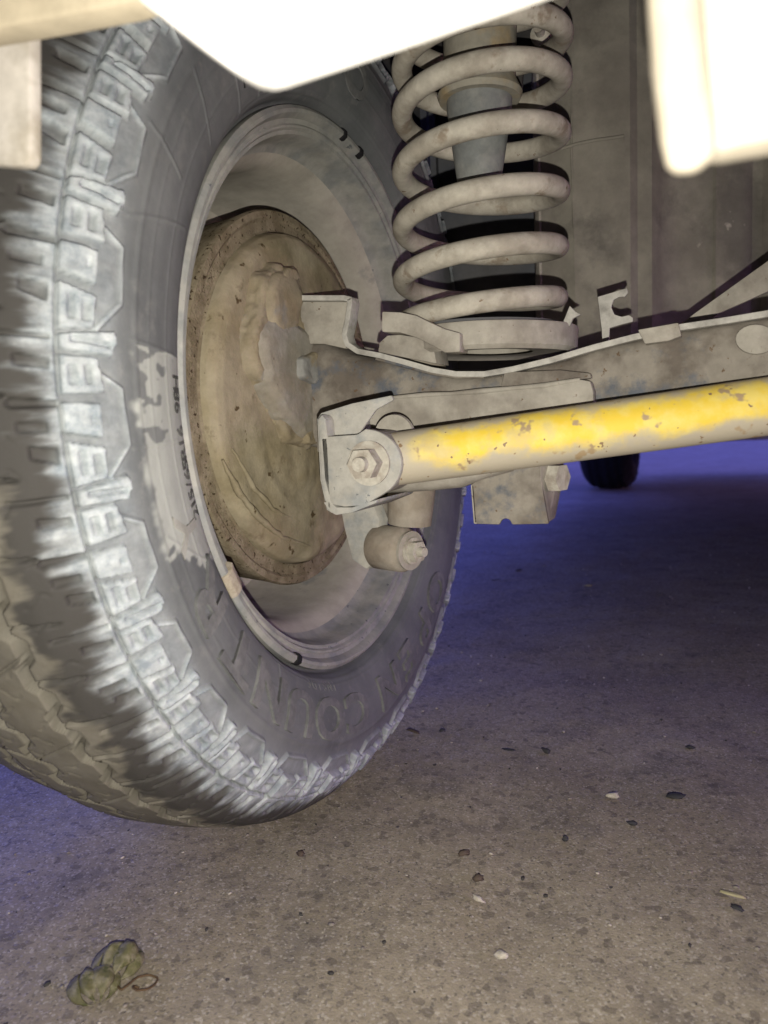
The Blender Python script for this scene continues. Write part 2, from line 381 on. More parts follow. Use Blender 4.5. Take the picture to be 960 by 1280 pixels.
def tyre(detail, name, parent, m):
    if detail:
        rows = np.concatenate([np.arange(0, .147, .00095), np.arange(.147, .30, .00125), np.arange(.301, SS[-1]-.12, .003), np.linspace(SS[-1]-.12, SS[-1], 16)]); NT = 2160
    else:
        rows = np.linspace(0, SS[-1], 60); NT = 200
    X0 = np.interp(rows, SS, SX); R0 = np.interp(rows, SS, SR)
    dX = np.gradient(X0, rows); dR = np.gradient(R0, rows); ln = np.hypot(dX, dR)
    NX, NR = dR/ln, -dX/ln                                 # outward normal
    th = np.linspace(0, 360, NT, endpoint=False)
    TH, S = np.meshgrid(th, rows)
    k = np.interp(TH, CU, CK); kc = np.round(k)
    tc = np.interp(kc, CK, CU); nxt = np.interp(kc+1, CK, CU); prv = np.interp(kc-1, CK, CU)
    u = np.where(k >= kc, (TH-tc)/(nxt-tc), (TH-tc)/(tc-prv))      # -.5 .. .5, positive = increasing theta
    T = -u*69.0                                            # mm along the tread, positive = up at the left of the view
    OUT = (S-S_HEX)*800; H = np.zeros(TH.shape)
    XX = np.interp(S, SS, SX)
    near = (OUT > -6) & (S < HALF)
    if True:
        o, t = OUT, T
        up = lambda a, poly, w=.7: a*sstep(-sdpoly(o, t, poly), -w*.2, w)
        Hs = np.zeros(TH.shape)
        hexp = [(14, 24), (3.0, 15), (2.2, -13), (12, -27)]
        Hs += 1.5*sstep(-sdline(o, t, hexp), -1.5, -.45)
        Hs += .5*sstep(-sdpoly(o, t, [(14, 24), (3, 15), (2.2, -13), (12, -27), (16, -20), (16, 18)]), 0, 1)
        bl = [[(12, 29), (10, 13), (26, 12.5), (26, 30)],
              [(12.5, 8.5), (12.8, -8), (26.2, -4), (26.2, 9.5)],
              [(12, -12), (13, -27), (26, -29), (26, -7.5)],
              [(5, 41.5), (6.5, 29.5), (26, 31.5), (26, 44)],
              [(5.5, -27), (4, -39), (26, -38), (26, -30.5)]]
        hb = [2.6, 3.6, 2.6, 3.3, 3.3]
        for q, hh in zip(bl, hb): Hs = np.maximum(Hs, hh*sstep(-sdpoly(o, t, q), 0, .7))
        # pits and slots moulded in the blocks
        for q, dd in (([(14.5, 26), (14, 16.5), (17.3, 16.5), (17.5, 26)], 1.7), ([(20, 26), (19.8, 16.5), (23, 16.5), (23.2, 26)], 1.5),
                      ([(14.5, -15), (14.5, -24.5), (17.8, -24.5), (17.6, -15)], 1.7), ([(20, -12), (20, -24), (22.8, -24), (22.8, -12)], 1.5),
                      ([(7.5, 36.8), (7.5, 33.2), (22, 35.5), (23, 39.5)], 2.2), ([(7, -32.8), (7, -36.4), (22, -34.0), (22, -30.6)], 2.2),
                      ([(15, 3.5), (15, -1), (17, -1), (17, 3.5)], .8)):
            Hs -= dd*sstep(-sdpoly(o, t, q), -.1, .7)
        # shoulder beyond the moulded line
        sh_ = 2.5*sstep(o, 26.2, 27.2); Hs = np.where(o > 26.2, np.maximum(sh_, 0), Hs)
        Hs -= .7*sstep(-sdline(o, t, [(26.9, -60), (26.9, 60)]), -.9, -.2)
        for q, dd in (([(27, 10.5), (43, 12), (45, 9.5), (43, 7.5), (27, 7)], 2.8), ([(29, -10), (39, -8), (39, -14), (29, -18)], 2.2),
                      ([(29, 28), (41, 30), (41, 24.5), (29, 23)], 2.2), ([(28, -31), (50, -30), (50, -32.5), (28, -33.5)], 2.2), ([(31, 1.5), (42, 2), (42, -2.5), (31, -3.5)], 1.8)):
            Hs -= dd*sstep(-sdpoly(o, t, q), -.3, .9)
        # lateral slots to the tread, two a pitch
        for t0 in (12, -22.5):
            cv = t0 + 2.5*np.sin((o-40)/16)
            Hs -= 3.2*sstep(-np.abs(t-cv), -1.3, -.3)*sstep(o, 42, 48)*sstep(XX, .052, .056)
        H = np.where(near, Hs*1.8, H)
        # tread grooves
        xm = XX*1000; tr = sstep(-np.abs(xm), -84, -78)
        tri = np.abs(((k*2) % 1)-.5)*4-1
        stp = np.clip(tri*4, -1, 1)
        for xc, am, wd, dp in ((55, 2.5, 3.0, 6.5), (20, 4, 2.2, 6), (-20, 4, 2.4, 6), (-55, 2.5, 3, 6.5), (0, 2, .5, 1.0)):
            H -= dp*sstep(-np.abs(xm-xc-am*stp), -wd-.7, -wd+.5)
        for (xa, xb, sl, ph, wd, dp) in ((20, 55, .35, 0, .8, 3), (-20, 20, -.4, .3, 1, 3.5), (-55, -20, .35, .6, .8, 3), (-84, -55, .1, .1, 1.2, 3.2)):
            for q in (0,):
                ct = ((k+ph+q+(xm/69)*sl*1.6+.5) % 1)-.5
                H -= dp*sstep(-np.abs(ct*78), -wd-.8, -wd+.3)*sstep(xm, xa, xa+1.5)*sstep(-xm, -xb, -xb+1.5)
        # short worn sipes
        ct = ((k*5+.25*np.sin(xm/2.3)) % 1)-.5
        H -= .8*sstep(-np.abs(ct*15.6), -1.2, -.5)*sstep(np.sin(xm/4.1+np.floor(k*5)*1.7), .0, .25)*sstep(xm, 56, 60)*sstep(-xm, -82, -76)
        H -= .8*sstep(-np.abs(ct*15.6), -1.2, -.5)*sstep(np.sin(xm/4.1+np.floor(k*5)*2.3), .2, .45)*sstep(-np.abs(xm), -53, -50)
        # sidewall rings and moulded ribs
        Rr = np.interp(S, SS, SR)
        side = (S < S_HEX+.002)
        for r_, w_, h_ in ((.2295, .0008, .5), (.2325, .0005, .3), (.2500, .0004, .25), (.2665, .0005, .2), (.2765, .001, .45)):
            H += np.where(side, h_*sstep(-np.abs(Rr-r_), -w_-.0008, -w_), 0)
        for a0, r0, a1, r1 in ((150.6, .297, 153.2, .255), (162.6, .285, 157.8, .238), (175.0, .279, 175.5, .240), (186, .282, 186.3, .244), (196.5, .273, 203.2, .244),
                               (131, .268, 131, .232), (123.5, .268, 123.5, .232), (116, .268, 116, .232), (208, .270, 209.5, .248), (232, .246, 232, .231), (140, .275, 143, .24)):
            px_ = TH*4.6; H += np.where(side, .45*sstep(-sdline(px_, Rr*1000, [(a0*4.6, r0*1000), (a1*4.6, r1*1000)]), -1.5, -.5), 0)
        H += .12*(fnoise(TH, S*1000, 360, .25, 77)-.5)
    # ---- colour masks: white scuff, brown tread dust, pale patch
    j1 = fnoise(TH, OUT*.05+3, 420, 1, 5, 4); j2 = fnoise(TH, OUT*.06, 90, 1, 9, 3)
    edge = 34 + (j1-.5)*20 + (j2-.5)*14
    white = sstep(OUT, 1, 9)*(1-sstep(OUT, edge-9, edge+8))
    white = white*(.42+.95*fnoise(TH, OUT*.16, 460, 1, 21, 4)) + .40*sstep(OUT, -4, 3)*(1-sstep(OUT, 4, 12))
    white *= .82+.35*fnoise(TH, OUT*.05, 20, 1, 31, 2)
    hi = np.clip(H/3, -1, 1); white = np.clip(white*(.30+.70*sstep(H, .2, 4.2)), 0, 1)
    white = np.where(S < HALF, white, 0)
    bedge = 55 + (j2-.5)*22 + (j1-.5)*12
    brown = sstep(OUT, bedge-3, bedge+4)*(.75+.25*sstep(H, -1.5, -.2))*np.where(H < -2.5, .35, 1)
    Rr = np.interp(S, SS, SR)
    pw = fnoise(TH, Rr*90, 200, 1, 41, 3)
    a0 = 175.3+0*TH; a1 = 203.5 + (pw-.5)*7 - (Rr-.245)*180
    patch = sstep(TH, a0, a0+.25)*(1-sstep(TH, a1-.5, a1+.5))*sstep(Rr, .2195, .2215)*(1-sstep(Rr, .272+.012*(pw-.4), .279+.012*(pw-.4)))*(S < HALF*.6)
    dsm = sstep(fnoise(TH, Rr*110, 300, 1, 51, 2), .52, .60)*(TH < 186)*sstep(Rr, .249, .254)
    patch = patch*(1-.85*dsm)
    hh = (H/1000)
    RR = Rr + hh*np.interp(S, rows, NR); XO = XX + hh*np.interp(S, rows, NX)
    a = np.radians(TH); V = np.stack([XO, RR*np.cos(a), RR*np.sin(a)], -1).reshape(-1, 3)
    # flattened contact patch, slight bulge over it
    low = V[:, 2] < GZ+.0005; V[low, 2] = GZ+.0005+(V[low, 2]-GZ)*.05
    nR = len(rows); i, j = np.meshgrid(np.arange(nR-1), np.arange(NT), indexing='ij'); j2_ = (j+1) % NT
    F = np.stack([i*NT+j, i*NT+j2_, (i+1)*NT+j2_, (i+1)*NT+j], -1).reshape(-1, 4)
    me = bpy.data.meshes.new(name); me.vertices.add(len(V)); me.vertices.foreach_set('co', V.ravel())
    me.loops.add(F.size); me.loops.foreach_set('vertex_index', F.ravel().astype(np.int32))
    me.polygons.add(len(F)); me.polygons.foreach_set('loop_start', np.arange(0, F.size, 4, dtype=np.int32)); me.polygons.foreach_set('loop_total', np.full(len(F), 4, np.int32))
    me.update(calc_edges=True); me.validate()
    A = np.stack([white, brown, patch, np.clip(.5+H/8, 0, 1)], -1).reshape(-1)  # alpha holds relief height, used for the painted recess shade
    at_ = me.attributes.new('wear_shade', 'FLOAT_COLOR', 'POINT'); at_.data.foreach_set('color', A.astype(np.float32))
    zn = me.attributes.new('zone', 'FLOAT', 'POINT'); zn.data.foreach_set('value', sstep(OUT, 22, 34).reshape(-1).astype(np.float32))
    return link(name, me, m, parent)
def tyre_material():
    m = bpy.data.materials.new('dusty_rubber'); m.use_nodes = True; t = m.node_tree; N = t.nodes; L = t.links
    b = N['Principled BSDF']; b.inputs['Roughness'].default_value = .8; b.inputs['Specular IOR Level'].default_value = .3
    tc = N.new('ShaderNodeTexCoord'); a = N.new('ShaderNodeAttribute'); a.attribute_name = 'wear_shade'
    sp = N.new('ShaderNodeSeparateColor'); L.new(a.outputs['Color'], sp.inputs[0])
    def nz(s, d=6, r=.62):
        n = N.new('ShaderNodeTexNoise'); n.inputs['Scale'].default_value = s; n.inputs['Detail'].default_value = d; n.inputs['Roughness'].default_value = r
        L.new(tc.outputs['Object'], n.inputs['Vector']); return n.outputs[0]
    def rng(s, x, y, lo=0, hi=1):
        r = N.new('ShaderNodeMapRange')
        for i, v in zip((1, 2, 3, 4), (x, y, lo, hi)): r.inputs[i].default_value = v
        L.new(s, r.inputs[0]); return r.outputs[0]
    def mix(f, x, y):
        k = N.new('ShaderNodeMix'); k.data_type = 'RGBA'; L.new(f, k.inputs[0])
        for s, v in ((6, x), (7, y)):
            if hasattr(v, 'links'): L.new(v, k.inputs[s])
            else: k.inputs[s].default_value = v
        return k.outputs[2]
    def mul(x, y):
        k = N.new('ShaderNodeMath'); k.operation = 'MULTIPLY'; L.new(x, k.inputs[0]); L.new(y, k.inputs[1]); k.use_clamp = True; return k.outputs[0]
    base = mix(rng(nz(16, 8), .35, .65), (.094, .101, .106, 1), (.150, .158, .162, 1))
    base = mix(rng(nz(60, 8, .7), .55, .75), base, (.175, .177, .175, 1))
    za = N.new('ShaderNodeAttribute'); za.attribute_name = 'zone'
    base = mix(za.outputs['Fac'], base, (.045, .043, .040, 1)); base = mix(rng(a.outputs['Alpha'], .46, .30), base, (.025, .024, .023, 1))  # low relief painted darker: recess shade put into the rubber colour
    brown = mix(rng(nz(45, 8), .35, .65), (.122, .112, .090, 1), (.165, .155, .130, 1))
    white = mix(rng(nz(80, 8, .7), .35, .7), (.20, .235, .265, 1), (.49, .525, .54, 1))
    col = mix(mul(sp.outputs[0], rng(nz(70, 8, .7), .25, .5, .72, 1)), base, white)
    col = mix(mul(sp.outputs[1], rng(nz(30, 6), .3, .5, .7, 1)), col, brown)
    col = mix(mul(sp.outputs[2], rng(nz(40, 6), .3, .5, .8, .95)), col, (.33, .345, .325, 1))
    L.new(col, b.inputs['Base Color'])
    bp = N.new('ShaderNodeBump'); bp.inputs['Strength'].default_value = .3; bp.inputs['Distance'].default_value = .0008
    L.new(nz(450, 8, .7), bp.inputs['Height']); L.new(bp.outputs[0], b.inputs['Normal'])
    return m
M_tyre = tyre_material()
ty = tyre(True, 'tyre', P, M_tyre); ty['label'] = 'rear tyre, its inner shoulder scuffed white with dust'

# ---- moulded lettering on the sidewall
HS = slice(0, 1150)
def side_x(R): return float(np.interp(R, SR[HS], SX[HS]))
def letters(text, centres, rbase, height, ext, m, advance=None, bold=0, sx=1.0):
    """centres: angles (deg) for each glyph; tops point outward, text runs towards smaller angles"""
    for ch, th0 in zip(text, centres):
        if ch == ' ': continue
        cu = bpy.data.curves.new('glyph', 'FONT'); cu.body = ch; cu.size = 1; cu.align_x = 'CENTER'; cu.extrude = .5; cu.resolution_u = 4; cu.offset = bold
        ob = bpy.data.objects.new('glyph', cu); C.objects.link(ob)
        dg = bpy.context.evaluated_depsgraph_get(); me = bpy.data.meshes.new_from_object(ob.evaluated_get(dg))
        bpy.data.objects.remove(ob); bpy.data.curves.remove(cu)
        b = bmesh.new(); b.from_mesh(me)
        for _ in range(2 if height > .02 else 1):
            le = [e for e in b.edges if e.calc_length() > .18]
            if le: bmesh.ops.subdivide_edges(b, edges=le, cuts=1)
        bmesh.ops.triangulate(b, faces=b.faces)
        sc_ = height/.72
        for v in b.verts:
            x, y, z = v.co
            R = rbase + y*sc_; a = math.radians(th0) - x*sc_*sx/R
            X = side_x(R) + (ext if z > 0 else -.0004)
            v.co = (X, R*math.cos(a), R*math.sin(a))
        b.to_mesh(me); b.free(); me.name = 'letter'; me.materials.clear()
        o = link('letter', me, m, ty, smooth=False)
M_let = mat('moulded_rubber', (.128, .132, .134, 1), (.18, .183, .182, 1), .4, 50, bump=.3)
M_letd = mat('moulded_rubber_dark', (.06, .062, .06, 1), (.15, .15, .145, 1), .4, 60, bump=.2)
s1 = '215/65R16 98H'
an = np.interp(np.arange(len(s1)), [0, 3, 6, 8, 9, 10, 12], [196.6, 192.5, 188.3, 185.2, 183.5, 182.1, 178.9])
letters(s1, an, .2340, .0094, .0005, M_letd, bold=.015, sx=1.05)
letters('INSIDE', np.linspace(254, 243.5, 6), .2305, .007, .0005, M_let)
letters('COUNTR', [261, 250, 239.3, 228.8, 218.3, 207.6], .2430, .0300, .0022, M_let, bold=.03, sx=1.45)
M_letp = mat('moulded_rubber_dusty', (.33, .33, .30, 1), (.28, .28, .26, 1), .4, 50, bump=.2)
letters('Y', [197.4], .2440, .022, .0008, M_letp, bold=.02, sx=1.25)
letters('OPEN', [309.5, 298.5, 287.5, 276.5], .2430, .0300, .0022, M_let, bold=.03, sx=1.45)
letters('TOYO', [128, 114, 100.5, 87], .2440, .028, .0009, M_let, bold=.03, sx=1.4)

# ---- rim
prof = [(.0830, .2195), (.0880, .2222), (.0925, .2218), (.0947, .2190), (.0945, .2165), (.0915, .2145), (.0885, .2135), (.0868, .2105), (.0882, .2090), (.0880, .2075), (.0855, .2060), (.0850, .2035), (.0800, .2015),
        (.0690, .2005), (.0640, .1985), (.0600, .1950), (.054, .1900), (.046, .1860), (.030, .1845), (0, .1840), (-.03, .1830), (-.048, .180), (-.055, .168), (-.052, .150), (-.040, .130), (-.034, .10), (-.045, .07), (-.045, .0)]
back = [(-.049, .0), (-.049, .07), (-.038, .10), (-.044, .130), (-.056, .152), (-.059, .168), (-.052, .184), (-.03, .187), (0, .188), (.030, .1885), (.050, .192), (.060, .199), (.066, .2045), (.080, .2055), (.0815, .210)]
lip = lathe('rim', prof+back, (0,0,0), (1,0,0), M_rim, P, n=180, closed=True)
lip.data.materials.append(M_lip)
for p_ in lip.data.polygons:
    c = p_.center; r = math.hypot(c.y, c.z)
    if c.x > .0595 and r > .190: p_.material_index = 1
for px_, py_, m_, s_ in ((291, 726, M_tag, .75), (373, 820, M_dark, .28), (430, 183, M_dark, .22), (449, 209, M_dark, .26)):
    q = atx(px_, py_, .0935); a0 = math.atan2(q.z, q.y); R0 = .2155
    b = bmesh.new(); rows_ = []
    for i in range(9):
        a = a0 + (i-4)/4*.055*s_
        rows_.append([b.verts.new((x, r*math.cos(a), r*math.sin(a))) for x, r in (((.0935, .2228), (.0962, .2200), (.0962, .2140), (.0925, .2075), (.0860, .2060), (.0860, .2228)) if m_ is M_tag else ((.0932, .2226), (.0958, .2205), (.0958, .2160), (.0925, .2135), (.0900, .2135), (.0900, .2226)))])
    for A_, B_ in zip(rows_[:-1], rows_[1:]):
        for j in range(6): b.faces.new((A_[j], A_[(j+1) % 6], B_[(j+1) % 6], B_[j]))
    b.faces.new(rows_[0]); b.faces.new(rows_[-1][::-1]); bmesh.ops.recalc_face_normals(b, faces=b.faces); bevel(b, .0008)
    o = from_bm('balance_weight', b, m_, lip)
    if m_ is M_tag: o['label'] = 'tan clip-on balance weight at the lower left of the rim'

# ---- brake drum
dp = [(-.03, .148), (.035, .155), (.044, .1565), (.047, .1550), (.0475, .150), (.0455, .1475), (.0460, .140), (.0475, .1385)]
drum = lathe('brake_drum', dp, (0,0,0), (1,0,0), M_drumedge, P, n=140, rough=.0006)
bp_ = [(.044, .1385), (.0520, .1365), (.0560, .1330), (.0585, .127), (.0590, .11), (.0605, .095), (.0600, .085), (.0635, .07), (.065, .05), (.066, .0)]
bplate = lathe('backing_plate', [(h, r) for h, r in zip(np.interp(np.linspace(0, 9, 46), range(10), [a for a, _ in bp_]), np.interp(np.linspace(0, 9, 46), range(10), [b_ for _, b_ in bp_]))],
      (0,0,0), (1,0,0), M_drum, P, n=150, rough=.0022)
# mud crusts along the lower edge of the plate
def crust(name, pts, w, parent, m, X=.0605):
    path = [atx(x, y, X) for x, y in pts]; vs, fs = [], []; k = len(path); n = 10
    pth = []
    for i in range(k-1):
        for t in np.linspace(0, 1, 6, endpoint=False): pth.append(path[i].lerp(path[i+1], t))
    pth.append(path[-1]); rad = [w*math.sin(PI*min(.98, max(.04, i/(len(pth)-1))))**.5*(1+.5*mnoise.noise(p*90)) for i, p in enumerate(pth)]
    return sweep(name, [p+Vector((.0, 0, 0))+Vector((0,1,1))*.0012*mnoise.noise(p*120) for p in pth], rad, m, parent, n=10)
crust('mud_crust', [(278, 575), (296, 612), (322, 645), (352, 672), (392, 684)], .0028, bplate, M_drum, .0585)
crust('mud_crust', [(290, 560), (318, 610), (345, 640), (375, 652)], .0022, bplate, M_drum, .0595)

# ---- hub end of the axle: caked flange and its bolts
def lump(name, pts, X0, X1, m, amp, parent=P, bev=.006):
    b = bmesh.new(); A_ = [b.verts.new(atx(x, y, X1)) for x, y in pts]
    cen = sum((v.co for v in A_), Vector())/len(A_)
    B_ = [b.verts.new(Vector((X0, cen.y+(v.co.y-cen.y)*1.08, cen.z+(v.co.z-cen.z)*1.08))) for v in A_]
    b.faces.new(A_); b.faces.new(B_[::-1]); n = len(A_)
    for i in range(n): b.faces.new((A_[i], B_[i], B_[(i+1) % n], A_[(i+1) % n]))
    bmesh.ops.recalc_face_normals(b, faces=b.faces); bevel(b, bev, 3)
    bmesh.ops.triangulate(b, faces=b.faces)
    for _ in range(3): bmesh.ops.subdivide_edges(b, edges=[e for e in b.edges if e.calc_length() > .004], cuts=1); bmesh.ops.triangulate(b, faces=b.faces)
    b.normal_update()
    for v in b.verts: v.co += v.normal*amp*(mnoise.fractal(v.co*60, 1, 2, 4)+.35*mnoise.fractal(v.co*260, .7, 2, 3))
    return from_bm(name, b, m, parent, angle=80)
hubf = lump('hub_flange', [(332, 345), (352, 332), (374, 336), (380, 362), (378, 400), (400, 425), (408, 470), (404, 530), (392, 560), (362, 548), (346, 500), (322, 462), (318, 415), (328, 380)], .050, .071, M_hub, .0022)
caked = lump('mud_cake', [(322, 415), (345, 385), (368, 420), (372, 500), (350, 540), (326, 480)], .055, .0655, M_drum, .004)
M_knuckle = mat('dusty_knuckle', (.29, .275, .24, 1), (.25, .225, .18, 1), .45, 30, third=(.20, .20, .195, 1), third_thr=.60, third_scale=26, specks=(.15, .12, .09, 1), sp_scale=120, sp_thr=.69, bump=.4)
lump('knuckle', [(330, 420), (346, 396), (372, 400), (398, 418), (420, 440), (424, 520), (410, 556), (384, 548), (360, 520), (340, 478)], .050, .0770, M_knuckle, .0007, P, .012)
lump('knuckle_rib', [(352, 338), (372, 340), (384, 372), (376, 412), (352, 420), (340, 390), (342, 356)], .055, .0770, M_hub, .0008, P, .008)
for x, y in ((366, 345), (352, 440), (392, 458), (394, 545)):
    lump('bolt', [(x+10*math.cos(a), y+11*math.sin(a)) for a in np.linspace(.2, .2+2*PI, 6, endpoint=False)], .066, .0765, M_hub, .0012, hubf, .002)

# ---- axle beam, flange strip, lower plate
AY = -.030
tp = [(372, 420), (402, 424), (432, 440), (500, 451), (570, 467), (620, 465), (700, 446), (760, 427), (850, 408), (960, 391)]
bt = [(372, 560), (402, 566), (432, 560), (500, 548), (570, 545), (620, 540), (700, 530), (760, 520), (850, 508), (960, 494)]
secs = []
for i in range(len(tp)-1):
    for f in np.linspace(0, 1, 5, endpoint=False):
        a = at(tp[i][0]*(1-f)+tp[i+1][0]*f, tp[i][1]*(1-f)+tp[i+1][1]*f, AY); c = at(bt[i][0]*(1-f)+bt[i+1][0]*f, bt[i][1]*(1-f)+bt[i+1][1]*f, AY)
        mid = (a+c)/2; secs.append((mid+Vector((0, .04, 0)), Vector((0, .04, 0)), Vector((0, 0, (a.z-c.z)/2))))
L_ = secs[-1]
for d in (.12, .35, .7, .95): secs.append((Vector((L_[0].x+d, L_[0].y, L_[0].z+.0)), L_[1], L_[2]))
axle = loft('axle_beam', secs, M_axle, P, nexp=5, n=36, wob=.0010)
# strip: thin pressed edge running along the top
strip = [(362, 369), (400, 369), (430, 369), (439, 371), (440, 378), (437, 400), (433, 418), (436, 428), (448, 436), (475, 441), (505, 449), (540, 459), (570, 464), (605, 464), (640, 458), (690, 446), (740, 431), (790, 418), (850, 405), (910, 396), (970, 386)]
def ribbon(name, pts, Y0, Y1, th, m, parent):
    P3 = [at(x, y, Y0) for x, y in pts]; dn = []
    for i in range(len(P3)):
        t = (P3[min(i+1, len(P3)-1)]-P3[max(i-1, 0)]); n = Vector((t.z, 0, -t.x)).normalized()
        dn.append(n)
    b = bmesh.new(); rings = []
    for p, n in zip(P3, dn):
        q = p + n*th
        rings.append([b.verts.new(v) for v in (p, q, Vector((q.x, Y1, q.z)), Vector((p.x, Y1, p.z)))])
    for A_, B_ in zip(rings[:-1], rings[1:]):
        for j in range(4): b.faces.new((A_[j], A_[(j+1) % 4], B_[(j+1) % 4], B_[j]))
    b.faces.new(rings[0]); b.faces.new(rings[-1][::-1]); bmesh.ops.recalc_face_normals(b, faces=b.faces); bevel(b, .0009, 2, .9)
    return from_bm(name, b, m, parent, angle=60)
fs_ = []
for i in range(len(strip)-1):
    for f in np.linspace(0, 1, 4, endpoint=False): fs_.append((strip[i][0]*(1-f)+strip[i+1][0]*f, strip[i][1]*(1-f)+strip[i+1][1]*f))
fs_.append(strip[-1]); ribbon('flange', fs_, AY-.008, AY+.006, .0040, M_flange, axle)
prism('gusset', [at(x, y, AY+.002) for x, y in [(364, 374), (434, 374), (438, 380), (434, 420), (432, 436), (405, 430), (364, 430)]], (0, .006, 0), M_plate, axle)
pl = [at(x, y, AY-.012) for x, y in [(396, 522), (430, 508), (470, 498), (530, 494), (600, 491), (660, 484), (725, 474), (738, 476), (742, 490), (742, 530), (600, 548), (470, 560), (396, 566)]]
prism('lower_plate', pl, (0, .016, 0), M_plate, axle, .002)
sweep('weld_bead', [at(x, y, AY-.011)+Vector((0, 0, .0006*math.sin(x*1.3))) for x, y in [(492, 496), (530, 493), (565, 491.5), (600, 490), (640, 486), (680, 481), (725, 474.5)]], [.0015, .0021, .0016, .0022, .0017, .0021, .0014], M_plate, axle, n=10)
sweep('weld_bead', [at(x, y, AY-.004)+Vector((0, 0, .0005*math.sin(x*2))) for x, y in [(470, 448), (505, 456), (540, 466), (570, 471), (605, 471)]], [.001, .0018, .0014, .0018, .001], M_axle, axle, n=10)
prism('upper_plate', [at(x, y, AY-.006) for x, y in [(630, 465), (700, 462), (738, 466), (740, 473), (660, 482), (625, 484)]], (0, .012, 0), M_axle, axle, .002)
prism('clip', [at(x, y, AY-.011) for x, y in [(797, 412), (848, 403), (852, 420), (836, 426), (806, 430)]], (0, .03, 0), M_plate, axle, .0012)
prism('boss', [at(945+26*math.cos(a), 424+19*math.sin(a), AY-.004) for a in np.linspace(0, 2*PI, 20, endpoint=False)], (0, .01, 0), M_plate, axle, .0015)
lump('mud_cake', [(380, 448), (396, 441), (413, 450), (416, 474), (394, 480), (380, 470)], .070, .0830, M_hub, .0015, axle, .003)

# ---- clevis bracket at the left end of the rod
BY = -.118
base = [(396, 524), (401, 516), (440, 504), (489, 494), (492, 500), (470, 512), (450, 540), (470, 620), (452, 634), (420, 643), (408, 638), (400, 600)]
br = prism('rod_bracket', [at(x, y, BY+.012) for x, y in base], (0, .0035, 0), M_bracket, P, .0012)
side = [at(x, y, BY) for x, y in [(397, 524), (402, 518), (407, 524), (411, 560), (414, 625), (420, 640), (409, 636), (402, 610)]]
prism('side_plate', side, (0, .075, 0), M_bracket, br, .0012)
prism('bottom_lip', [at(x, y, BY) for x, y in [(404, 628), (412, 640), (420, 644), (440, 641), (470, 629), (472, 624), (440, 634), (420, 634), (412, 626)]], (0, .07, 0), M_bracket, br, .001)
front = [(400, 546), (446, 543)] + [(455+47*math.cos(a), 580-44*math.sin(a)) for a in np.radians(np.linspace(88, -60, 14))] + [(455, 632), (430, 634), (412, 630), (404, 600)]
prism('face_plate', [at(x, y, BY) for x, y in front], (0, .005, 0), M_bracket, br, .0016)
nc = at(462, 579, BY)
hexbolt('bolt', nc, (0, -1, 0), .0185, .0130, M_bolt, br, washer=.0150, tip=.0052)
sl = [(x+0, y) for x, y in [(416, 506), (424, 504), (420, 532), (411, 535)]]

# ---- yellow rod with its eye
ra = at(472, 577, -.100); rb = at(945, 510, -.052); dr = (rb-ra); ra0 = ra + dr.normalized()*.012; end = ra + dr.normalized()*1.05
RAD = .0182
nseg = 60; n = 40; vs, fs, av = [], [], []
tdir = dr.normalized(); e_up = (Vector((0,0,1)) - tdir*tdir.z).normalized(); e_sd = tdir.cross(e_up)
for i in range(nseg+1):
    f = i/nseg; c = ra0.lerp(end, f)
    for j in range(n):
        a = 2*PI*j/n; vs.append(c + (e_up*math.sin(a)+e_sd*math.cos(a))*RAD); av += [(c-ra0).length, math.sin(a), 0]
for i in range(nseg):
    for j in range(n): fs.append((i*n+j, i*n+(j+1) % n, (i+1)*n+(j+1) % n, (i+1)*n+j))
fs += [tuple(range(n)), tuple(nseg*n+j for j in range(n))[::-1]]
rod = mk('track_rod', vs, fs, M_rod, P); rod['label'] = 'yellow painted rod, dusty and spotted with rust'
a_ = rod.data.attributes.new('rod', 'FLOAT_VECTOR', 'POINT'); a_.data.foreach_set('vector', av)
b = bmesh.new(); b.from_mesh(rod.data); bmesh.ops.recalc_face_normals(b, faces=b.faces); b.to_mesh(rod.data); b.free(); rod.data.set_sharp_from_angle(angle=math.radians(50))
ec = Vector((ra.x+.0015, -.113, ra.z)); er = .0215
lathe('rod_eye', [(0, .012), (0, er-.0015), (.0015, er), (.0310, er), (.0325, er-.0015), (.0325, .012)], ec, (0, 1, 0), M_plate, rod, n=56)
ec2 = at(492, 545, -.080); lathe('washer', [(0, .0), (0, .0150), (.003, .0155), (.003, 0)], ec2, (0.05, 1, 0), M_plate, rod, n=36)

# ---- arm end and box bracket under the rod
am = [((492, 560), (470, 620)), ]
s_ = []
for (xt, yt, xb, yb) in [(478, 556, 478, 617), (500, 560, 500, 616), (540, 565, 540, 614), (575, 570, 576, 610), (600, 560, 600, 600), (640, 555, 640, 590)]:
    a = at(xt, yt, -.062); c = at(xb, yb, -.062); s_.append(((a+c)/2+Vector((0, .010, 0)), Vector((0, .017, 0)), Vector((0, 0, (a.z-c.z)/2))))
loft('trailing_arm', s_, M_plate, P, nexp=3, n=28, wob=.0006)
BX = -.058
bx = prism('arm_bracket', [at(x, y, BX) for x, y in [(588, 606), (612, 590), (640, 575), (676, 565), (676, 600), (686, 655), (640, 656), (637, 650), (632, 648), (627, 650), (624, 656), (592, 655)]], (.0, .004, 0), M_axle, P, .0012)
rt_ = [at(676, 565, BX), at(676, 600, BX), at(685, 654, BX)]
q2 = [at(706, 562, -.020), at(704, 600, -.020), at(694, 648, -.020)]
b = bmesh.new(); f_ = [rt_[0], rt_[1], rt_[2], q2[2], q2[1], q2[0]]
prism('side_cheek', f_, (-.003, .001, 0), M_plate, bx, .001)
prism('left_cheek', [at(588, 606, BX), at(592, 655, BX), at(600, 650, -.02), at(600, 590, -.02)], (.003, 0, 0), M_plate, bx, .001)
